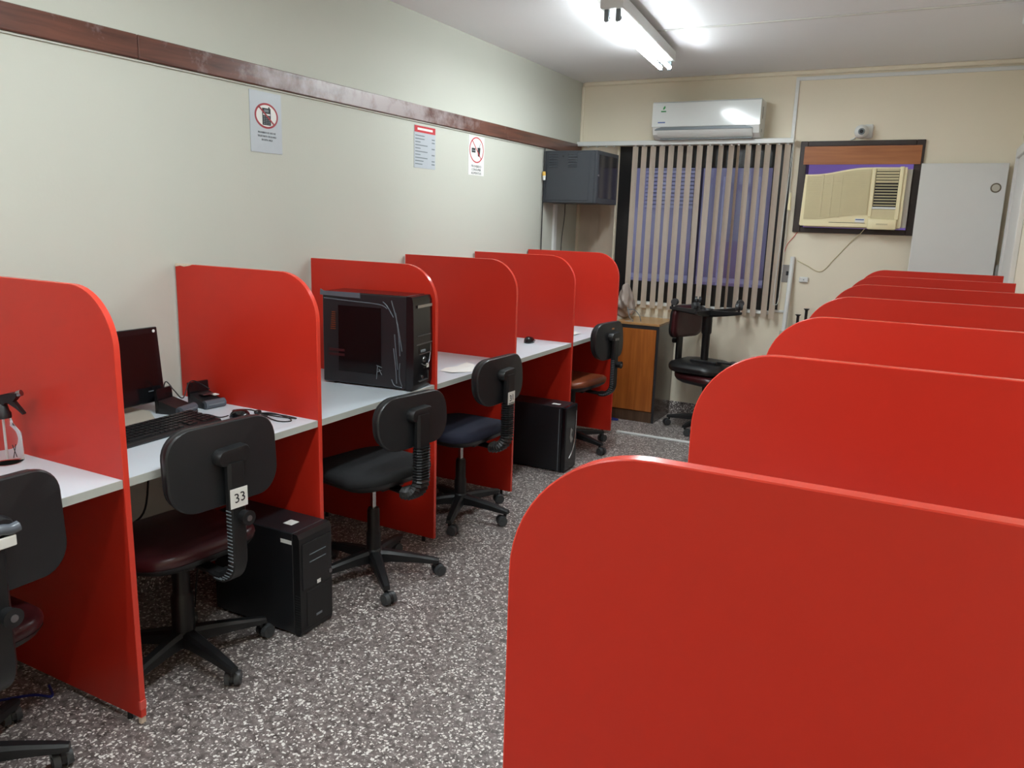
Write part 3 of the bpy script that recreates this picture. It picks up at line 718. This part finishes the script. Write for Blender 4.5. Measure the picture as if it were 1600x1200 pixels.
for i, q in enumerate(('PROHIBIDO EL USO DE', 'TELEFONOS CELULARES', 'EN ESTA AREA')):
    obj('lettering', text_bm(q, .0108, (.0032, 1.367, 1.803-i*.0148), UX, UY, squeeze=.92), 'ink', t)
t = thing('wall_sign', 'white notice with a red header on the left wall', 'sign', (0, 2.58, 1.74), 'wall signs')
obj('sheet', NB(.0005, .002, 2.465, 2.675, 1.742, 1.968), 'greysign', t)
obj('header', NB(.002, .0026, 2.467, 2.673, 1.932, 1.967), 'redink', t)
obj('header_text', NB(.0026, .003, 2.495, 2.645, 1.944, 1.956), 'paper', t)
for i, (a, b) in enumerate(((.09, 0), (.09, .03), (.05, .03), (.12, 0), (.05, .03), (.12, 0), (.05, .03), (.12, 0), (.08, .03), (.07, .03))):
    zz = 1.912-i*.0168
    obj('text_line', NB(.002, .0025, 2.475, 2.475+a, zz, zz+.005), 'greyink', t)
    if b: obj('text_line', NB(.002, .0025, 2.668-b, 2.668, zz+.004, zz+.010), 'greyink', t)
t = thing('wall_sign', 'white no food sign reading PROHIBIDO CONSUMIR ALIMENTOS on the left wall', 'sign', (0, 3.14, 1.74), 'wall signs')
obj('sheet', NB(.0005, .002, 3.045, 3.235, 1.74, 1.975), 'paper', t)
sign_disc(t, .002, 3.14, 1.892, .086, .077, .007, 'redink')
obj('burger_icon', NB(.0026, .0034, 3.08, 3.125, 1.875, 1.902, bev=.0002), 'ink', t)
obj('burger_filling', NB(.0034, .0038, 3.084, 3.121, 1.884, 1.891), 'greyink', t)
obj('cup_icon', prism(bmesh.new(), [(3.15, 1.908), (3.185, 1.908), (3.178, 1.855), (3.157, 1.855)], 'X', .0026, .0034), 'ink', t)
obj('straw', prism(bmesh.new(), [(3.17, 1.908), (3.174, 1.908), (3.186, 1.935), (3.182, 1.935)], 'X', .0026, .0034), 'greyink', t)
slash(t, .0038, 3.14, 1.892, .078, .006, 'redink', rad(-44))
for i, s in enumerate(('PROHIBIDO', 'CONSUMIR', 'ALIMENTOS')):
    obj('lettering', text_bm(s, .0205, (.0022, 3.14, 1.787-i*.0205), UX, UY, squeeze=1.12), 'ink', t)

# ------------------------------------------------------------------ network rack cabinet
t = thing('network_cabinet', 'dark grey wall-mounted network cabinet in the back left corner', 'cabinet', (.21, 4.31, 1.607))
obj('body', NB(.001, .405, 4.105, 4.52, 1.607, 1.972, bev=.004), 'rack', t)
obj('side_panel', NB(.03, .365, 4.101, 4.107, 1.625, 1.955, bev=.002), 'rack', t)
for cx in (.085, .235):
    for i in range(6): obj('vent_slot', prism(bmesh.new(), [(4.101, 1.858+i*.018), (4.0965, 1.856+i*.018), (4.101, 1.866+i*.018)], 'X', cx-.035, cx+.035), 'rack', t)
obj('lock_hole', cyl(bmesh.new(), (.16, 4.1015, 1.932), (.16, 4.099, 1.932), .006, n=12), 'ink', t, 40)
d = obj('door', NB(.405, .425, 4.103, 4.522, 1.607, 1.972, bev=.003), 'rack', t)
obj('door_glass', NB(.4245, .427, 4.135, 4.495, 1.645, 1.945), 'glassd', d)
obj('door_lock', cyl(bmesh.new(), (.425, 4.122, 1.80), (.432, 4.122, 1.80), .009, n=14), 'chrome', d, 40)
cable('hanging_cable', 'black cable hanging past the left side of the network cabinet', [(.02, 4.085, 1.99), (.022, 4.085, 1.85), (.018, 4.085, 1.7), (.015, 4.088, 1.5), (.014, 4.09, 1.2), (.014, 4.09, .9)], .004)
t = thing('cable_plug', 'small white and yellow plug on the cable beside the network cabinet', 'plug', (.02, 4.085, 1.77))
obj('yellow_half', cyl(bmesh.new(), (.021, 4.083, 1.795), (.0195, 4.083, 1.825), .013, .012, 14), 'yellow', t, 40)
obj('white_half', cyl(bmesh.new(), (.022, 4.083, 1.765), (.021, 4.083, 1.795), .010, .013, 14), 'white', t, 40)
cable('hanging_cable', 'black cable hanging below the network cabinet', [(.03, 4.46, 1.607), (.028, 4.46, 1.5), (.02, 4.44, 1.3), (.018, 4.44, .9)], .003)

# ------------------------------------------------------------------ vertical blind
t = thing('vertical_blind', 'beige vertical blind with open slats over the window', 'blind', (.82, YB-.07, .83))
obj('headrail', NB(.012, 1.645, YB-.10, YB-.045, 2.056, 2.090, bev=.003), 'white', t)
def slat_(x, z0, z1, ang, wd=.089, lean=0):
    bm = bmesh.new(); n = 6; P = []
    for zz, dx in ((z1, 0), (z0, lean)):
        P.append([((q/n-.5)*wd, .004*math.cos((q/n-.5)*PI), zz, dx) for q in range(n+1)])
    c, s = math.cos(ang), math.sin(ang)
    vs = [[bm.verts.new((x+p[3]+p[0]*c-p[1]*s, YB-.072+p[0]*s+p[1]*c, p[2])) for p in r] for r in P]
    for i in range(n): bm.faces.new((vs[0][i], vs[0][i+1], vs[1][i+1], vs[1][i]))
    bmesh.ops.solidify(bm, geom=bm.faces[:], thickness=.0008)
    sl = obj('slat', bm, 'slat', t, 60)
    obj('carrier_clip', NB(x-.008, x+.008, YB-.08, YB-.064, z1-.002, 2.058), 'white', sl)
SW = .042
xs = [.49, .56, .63, .70, .77, .84, .91, .985, 1.06, 1.14, 1.215, 1.265, 1.335, 1.405, 1.47, 1.545, 1.605]
an = [24, 34, 22, 30, 14, 30, 20, 24, 10, 46, 36, 76, 34, 40, 28, 26, 20]
for i, (x, a) in enumerate(zip(xs, an)):
    slat_(x, .835-random.uniform(0, .012), 2.05, rad(a), wd=SW, lean=random.uniform(-.008, .004))
for x, a in ((.10, 12), (.175, 10), (.25, 14), (.315, 30)): slat_(x, .835, 2.05, rad(-a))
obj('pull_cord', tube(bmesh.new(), [(1.645, YB-.085, 2.06), (1.648, YB-.085, 1.7), (1.652, YB-.085, 1.3), (1.645, YB-.085, .98), (1.625, YB-.085, .93), (1.61, YB-.085, .98), (1.62, YB-.085, 1.4), (1.64, YB-.085, 2.06)], .0025, 6, 6), 'white', t, 60)
obj('cord_weight', cyl(bmesh.new(), (1.655, YB-.085, 1.60), (1.655, YB-.085, 1.72), .012, .006, 12), 'acbe', t, 40)

# ------------------------------------------------------------------ split air conditioner
t = thing('split_air_conditioner', 'white split air conditioner high on the back wall', 'air conditioner', (1.04, YB, 2.09))
X0, X1, YA = .65, 1.425, YB-.2
side = [(YB, 2.345), (YA+.015, 2.345), (YA+.002, 2.335), (YA, 2.17), (YA+.02, 2.12), (YA+.07, 2.092), (YB, 2.092)]
obj('casing', prism(bmesh.new(), side, 'X', X0+.004, X1-.004), 'white', t, 25)
obj('front_panel', prism(bmesh.new(), [(YA+.012, 2.347), (YA-.004, 2.336), (YA-.008, 2.172), (YA+.002, 2.172), (YA+.006, 2.33)], 'X', X0, X1), 'whitegl', t, 25)
pl = [(X0+.02, 2.15), (X0+.035, 2.162), (X0+.07, 2.17), (X1-.1, 2.17), (X1-.06, 2.162), (X1-.045, 2.15)]
obj('air_slot', prism(bmesh.new(), pl, 'Y', YA-.003, YA+.03), 'greypl', t)
obj('louver', prism(bmesh.new(), [(YA-.001, 2.148), (YA+.012, 2.118), (YA+.05, 2.098), (YA+.052, 2.102), (YA+.02, 2.125), (YA+.008, 2.148)], 'X', X0+.04, X1-.05), 'white', t, 40)
obj('bottom_strip', NB(X0+.05, X1-.06, YA+.05, YA+.09, 2.088, 2.094), 'greypl', t)
for z0, z1 in ((2.22, 2.30), (2.13, 2.15)): obj('side_vent', NB(X1-.005, X1-.003, YB-.12, YB-.105, z0, z1), 'greypl', t)
yl = YA-.0075
lf = obj('leaf_logo', prism(bmesh.new(), [(.728, 2.292), (.733, 2.308), (.742, 2.318), (.746, 2.306), (.738, 2.294)], 'Y', yl-.0008, yl+.002), 'green', t)
obj('logo_text', NB(.715, .752, yl-.0008, yl+.002, 2.275, 2.283), 'green', t)
obj('brand_label', NB(.695, .75, yl-.0012, yl+.002, 2.198, 2.206), 'blueink', t)

# ------------------------------------------------------------------ window air conditioner in its frame
t = thing('air_conditioner_frame', 'dark wooden frame with an orange board above the window air conditioner', 'frame', (2.07, YB, AZ0))
fw = .042; y0, y1 = YB-.02, YB+.12
obj('frame_side', NB(AX0-.008, AX0+fw, y0, y1, AZ0-.01, AZ1+.012, bev=.003), 'darkw', t)
obj('frame_side', NB(AX1-fw, AX1+.012, y0, y1, AZ0-.01, AZ1+.012, bev=.003), 'darkw', t)
obj('frame_top', NB(AX0+fw, AX1-fw, y0, y1, AZ1-.022, AZ1+.012, bev=.003), 'darkw', t)
obj('frame_bottom', NB(AX0+fw, AX1-fw, y0, y1, AZ0-.01, AZ0+.026, bev=.003), 'darkw', t)
obj('filler_board', NB(AX0+.022, AX1-.004, YB-.026, YB-.008, 1.915, 2.036), 'orangeh', t)
t = thing('window_air_conditioner', 'yellowed cream window air conditioner set in the dark frame', 'air conditioner', (2.06, YB-.12, 1.49))
YW = YB-.12
obj('casing', NB(1.765, 2.36, YW+.03, YB+.45, 1.49, 1.825, bev=.004), 'acgr', t)
def wav(x, zl, zr):
    k = max(0, min(1, (x-1.80)/(2.14-1.80))); k = k*k*(3-2*k); return zl+(zr-zl)*k
xsn = [1.748+i*(2.375-1.748)/24 for i in range(25)]
front = [(1.738, 1.505), (1.745, 1.497)]+[(2.175, 1.497), (2.372, 1.497), (2.377, 1.51), (2.377, 1.888)]+[(x, wav(x, 1.842, 1.888)) for x in xsn[::-1]]
obj('front_body', prism(bmesh.new(), front, 'Y', YW, YW+.06), 'acbe', t)
gx = [1.762+i*(2.165-1.762)/20 for i in range(21)]
gp = [(x, wav(x, 1.543, 1.578)) for x in gx]+[(x, wav(x, 1.833, 1.876)) for x in gx[::-1]]
obj('intake_grille', prism(bmesh.new(), gp, 'Y', YW-.004, YW+.002), 'acgr', t)
bm = bmesh.new()
for i in range(26):
    zz = 1.552+i*.0122
    a = [x for x in gx if wav(x, 1.543, 1.578)+.004 < zz < wav(x, 1.833, 1.876)-.006]
    if len(a) > 1: box(bm, a[0]+.004, a[-1]-.004, YW-.0075, YW-.004, zz, zz+.006)
o = obj('grille_slats', bm, 'acgr', t); o['kind'] = 'stuff'
for x in (1.86, 1.92, 1.98): obj('grille_bar', prism(bmesh.new(), [(x, 1.56), (x+.012, 1.56), (x+.012, 1.84), (x, 1.84)], 'Y', YW-.0085, YW-.004), 'acgr', t)
obj('outlet_recess', NB(2.195, 2.335, YW-.002, YW+.003, 1.632, 1.878), 'acdk', t)
for i in range(13):
    zz = 1.64+i*.0186; up = i > 7
    obj('louver', prism(bmesh.new(), [(YW-.008, zz), (YW-.002, zz+(.011 if up else .004)), (YW-.002, zz+(.014 if up else .007)), (YW-.009, zz+.004)], 'X', 2.197, 2.333), 'acgr', t)
obj('outlet_lip', NB(2.19, 2.34, YW-.009, YW, 1.618, 1.632, bev=.002), 'white', t)
obj('outlet_bar', NB(2.335, 2.36, YW-.010, YW, 1.55, 1.893, bev=.003), 'acbe', t)
obj('outlet_bar', NB(2.172, 2.193, YW-.008, YW, 1.565, 1.882, bev=.003), 'acbe', t)
fp = obj('control_flap', NB(2.176, 2.352, YW-.022, YW, 1.484, 1.555, bev=.010, seg=2), 'acbe', t, 40)
obj('embossed_plate', NB(2.23, 2.30, YW-.0226, YW-.021, 1.514, 1.524), 'acgr', fp)
obj('control_panel', NB(2.19, 2.34, YW-.004, YW+.002, 1.556, 1.616), 'acgr', t)
lb = obj('brand_label', NB(2.095, 2.155, YW-.0012, YW+.001, 1.528, 1.554), 'paper', t)
obj('brand_text', NB(2.099, 2.151, YW-.002, YW-.001, 1.543, 1.549), 'blueink', lb)
obj('bottom_seam', NB(1.93, 2.16, YW-.0012, YW+.001, 1.523, 1.5255), 'acdk', t)
obj('side_plate', NB(2.372, 2.408, YB-.06, YB+.3, 1.50, 1.88), 'board', t)
cable('pale_cable', 'thin pale cord hanging below the window air conditioner', [(2.16, YB-.09, 1.487), (2.13, YB-.03, 1.45), (2.08, YB-.006, 1.40), (1.98, YB-.004, 1.27), (1.9, YB-.004, 1.18), (1.80, YB-.004, 1.22), (1.735, YB-.004, 1.25)], .0028, 'acgr')
# camera
t = thing('security_camera', 'small white dome security camera above the window frame', 'security camera', (2.08, YB, 2.085))
obj('mount_plate', NB(2.08, 2.135, YB-.025, YB, 2.085, 2.175, bev=.006), 'white', t)
bm = bmesh.new(); bmesh.ops.create_uvsphere(bm, u_segments=24, v_segments=14, radius=.045); xf(bm, Matrix.Translation((2.068, YB-.06, 2.125)))
obj('ball_housing', bm, 'white', t, 60)
dv = (Vector((2.45, -.6, 1.7))-Vector((2.068, YB-.06, 2.125))).normalized(); c0 = Vector((2.068, YB-.06, 2.125))
ln = obj('lens_ring', cyl(bmesh.new(), c0+dv*.038, c0+dv*.047, .022, .018, 20), 'greypl', t, 40)
obj('lens', cyl(bmesh.new(), c0+dv*.045, c0+dv*.048, .012, n=16), 'ink', ln, 40)
obj('lead', tube(bmesh.new(), [(2.04, YB-.03, 2.10), (2.02, YB-.012, 2.085), (2.0, YB-.006, 2.078)], .004), 'white', t, 40)
# white panel leaning on the back wall
t = thing('melamine_board', 'white board with a round finger pull leaning on the back wall', 'panel', (2.7, 4.69, 0))
bm = NB(2.455, 2.948, -.011, .011, 0, 1.915, bev=.002)
xf(bm, Matrix.Translation((0, 4.655, .003)) @ Matrix.Rotation(rad(-2.2), 4, 'X')); obj('panel', bm, 'board', t)
bm = cyl(bmesh.new(), (2.892, 0, 1.762), (2.892, -.014, 1.762), .032, .030, 24); xf(bm, Matrix.Translation((0, 4.655, .003)) @ Matrix.Rotation(rad(-2.2), 4, 'X'))
fpul = obj('finger_pull', bm, 'pull', t, 40)
bm = cyl(bmesh.new(), (2.892, -.0142, 1.762), (2.892, -.0148, 1.762), .022, n=24); xf(bm, Matrix.Translation((0, 4.655, .003)) @ Matrix.Rotation(rad(-2.2), 4, 'X'))
obj('pull_dish', bm, 'silver', fpul)
bm = lathe(bmesh.new(), [(.013, 0), (.013, 1.27), (.011, 1.28), (.006, 1.285)], (2.968, 4.735, 0), 16)
tag(obj('white_pipe', bm, 'white', None, 40), 'short white pipe standing in the corner beside the white board', 'pipe')
# ------------------------------------------------------------------ back wall odds and ends
t = thing('leaning_pole', 'white pole leaning on the wall right of the blind', 'pole', (1.70, 4.60, 0))
obj('pole', cyl(bmesh.new(), (1.70, 4.58, 0), (1.705, YB-.016, 1.275), .016, n=14), 'white', t, 40)
obj('joint_collar', cyl(bmesh.new(), (1.702, 4.665, .705), (1.702, 4.672, .745), .026, n=14), 'silver', t, 40)
t = thing('floor_stand', 'black stand with two upright rods behind the right dividers', 'stand', (1.82, 4.62, 0))
for x, zt in ((1.795, .875), (1.848, .92)):
    obj('rod', cyl(bmesh.new(), (x, 4.66, .02), (x, 4.66, zt-.012), .010, n=12), 'blackpl', t, 40)
    obj('rod_cap', cyl(bmesh.new(), (x, 4.66, zt-.012), (x, 4.66, zt), .011, .022, 14), 'blackpl', t, 40)
obj('stand_base', NB(1.74, 1.90, 4.56, 4.74, 0, .025, bev=.004), 'blackpl', t)
bm = bmesh.new(); bmesh.ops.create_uvsphere(bm, u_segments=18, v_segments=10, radius=.042); xf(bm, Matrix.Translation((1.762, 4.64, .72)))
obj('clamp_ball', bm, 'blackpl', t, 60)
obj('clamp_arm', cyl(bmesh.new(), (1.762, 4.64, .72), (1.795, 4.66, .70), .012, n=10), 'blackpl', t, 40)
t = thing('light_switch', 'grey metal switch plate on the back wall behind the white pole', 'switch', (1.68, YB, 1.15), 'wall outlets')
obj('plate', NB(1.635, 1.715, YB-.006, YB, 1.09, 1.215, bev=.002), 'steel', t); obj('rocker', NB(1.668, 1.685, YB-.011, YB-.006, 1.14, 1.17), 'ink', t)
t = thing('wall_socket', 'small white socket on the back wall right of the pole', 'socket', (1.79, YB, 1.12), 'wall outlets')
obj('plate', NB(1.762, 1.825, YB-.02, YB, 1.097, 1.135, bev=.005), 'white', t); obj('screw', cyl(bmesh.new(), (1.794, YB-.02, 1.116), (1.794, YB-.0215, 1.116), .004, n=10), 'greypl', t)
cable('red_wire', 'thin reddish wire on the wall below the air conditioner frame', [(1.72, YB-.003, 1.455), (1.69, YB-.003, 1.41), (1.655, YB-.003, 1.36), (1.64, YB-.003, 1.3)], .0022, 'redtape')

# ------------------------------------------------------------------ orange wooden cabinet
t = thing('wooden_cabinet', 'wooden cabinet with orange front and tan top beside the window', 'cabinet', (.72, 4.55, 0))
CX0, CX1, CY0, CY1, CH = .54, .88, 4.35, 4.755, .742
obj('carcass', NB(CX0+.002, CX1-.018, CY0+.012, CY1, 0, CH-.022), 'brown', t)
obj('side_board', NB(CX1-.018, CX1, CY0, CY1, 0, CH-.004, bev=.001), 'brown', t)
obj('side_board', NB(CX0-.012, CX0+.002, CY0, CY1, 0, CH-.004, bev=.001), 'brown', t)
obj('side_edge', NB(CX1-.018, CX1, CY0-.0012, CY0, 0, CH-.004), 'ink', t)
obj('door', NB(CX0+.004, CX1-.021, CY0-.004, CY0+.012, .085, CH-.034, bev=.002), 'orange', t)
obj('plinth', NB(CX0+.002, CX1-.018, CY0, CY0+.012, 0, .08), 'brown', t)
obj('top_board', NB(CX0-.01, CX1-.0, CY0-.003, CY1, CH-.006, CH+.012, bev=.001), 'tan', t)
obj('top_rail', NB(CX0+.002, CX1-.018, CY0+.001, CY0+.012, CH-.032, CH-.006), 'ink', t)
# crumpled grey bag with wires on the cabinet
t = thing('crumpled_bag', 'crumpled grey plastic bundle with wires on the wooden cabinet', 'bag', (.575, 4.5, CH+.012))
bm = bmesh.new(); bmesh.ops.create_icosphere(bm, subdivisions=4, radius=1)
for v in bm.verts:
    p = v.co; k = 1+.16*math.sin(5*p.x+3*p.z)+.12*math.sin(7*p.y-4*p.z+1)+.08*math.sin(11*p.z+6*p.x)
    sx = .06*(1-.4*p.z); zz = .155+.135*p.z
    v.co = Vector((.555+p.x*sx*k, 4.5+p.y*.09*k, CH+.012-.015+zz*(1)))
for v in bm.verts: v.co.z = max(v.co.z, CH+.0125)
obj('bundle', bm, 'greyb', t, 60)
zc_ = CH+.014
for p in ([(.6, 4.43, zc_+.08), (.66, 4.40, zc_+.085), (.70, 4.40, zc_+.05), (.715, 4.41, zc_+.001)], [(.6, 4.42, zc_+.10), (.63, 4.39, zc_+.03), (.66, 4.39, zc_), (.6, 4.38, zc_+.0)]):
    obj('wire', tube(bmesh.new(), p, .003), 'greypl', t, 60)
# floor cables
cable('blue_cable', 'blue network cable on the floor under the nearest left desk', [(.05, -.3, .006), (.2, -.12, .005), (.3, .0, .005), (.36, .03, .005), (.3, .06, .005)], .004, 'blue')
cable('blue_cable', 'short blue cable on the floor beside the wooden cabinet', [(.5, 4.30, .004), (.56, 4.27, .004), (.62, 4.29, .006), (.58, 4.32, .004), (.5, 4.33, .004)], .006, 'blue')
cable('power_cable', 'black cables hanging under the monitor desk', [(.1, .2, .7), (.12, .25, .45), (.18, .33, .36), (.2, .42, .38), (.15, .55, .4), (.1, .62, .6)], .004)
cable('power_cable', 'thin black cable behind the floor tower near chair 33', [(.3, .62, .45), (.34, .6, .35), (.36, .6, .25), (.33, .61, .15), (.3, .62, .02)], .003)
t = thing('power_strip', 'grey power strip on the wall under the monitor desk', 'power strip', (.02, .3, .33))
obj('strip_body', NB(.001, .035, .15, .45, .31, .36, bev=.004), 'white', t)
for i in range(4): obj('outlet', NB(.035, .037, .18+i*.065, .21+i*.065, .322, .348), 'ink', t)
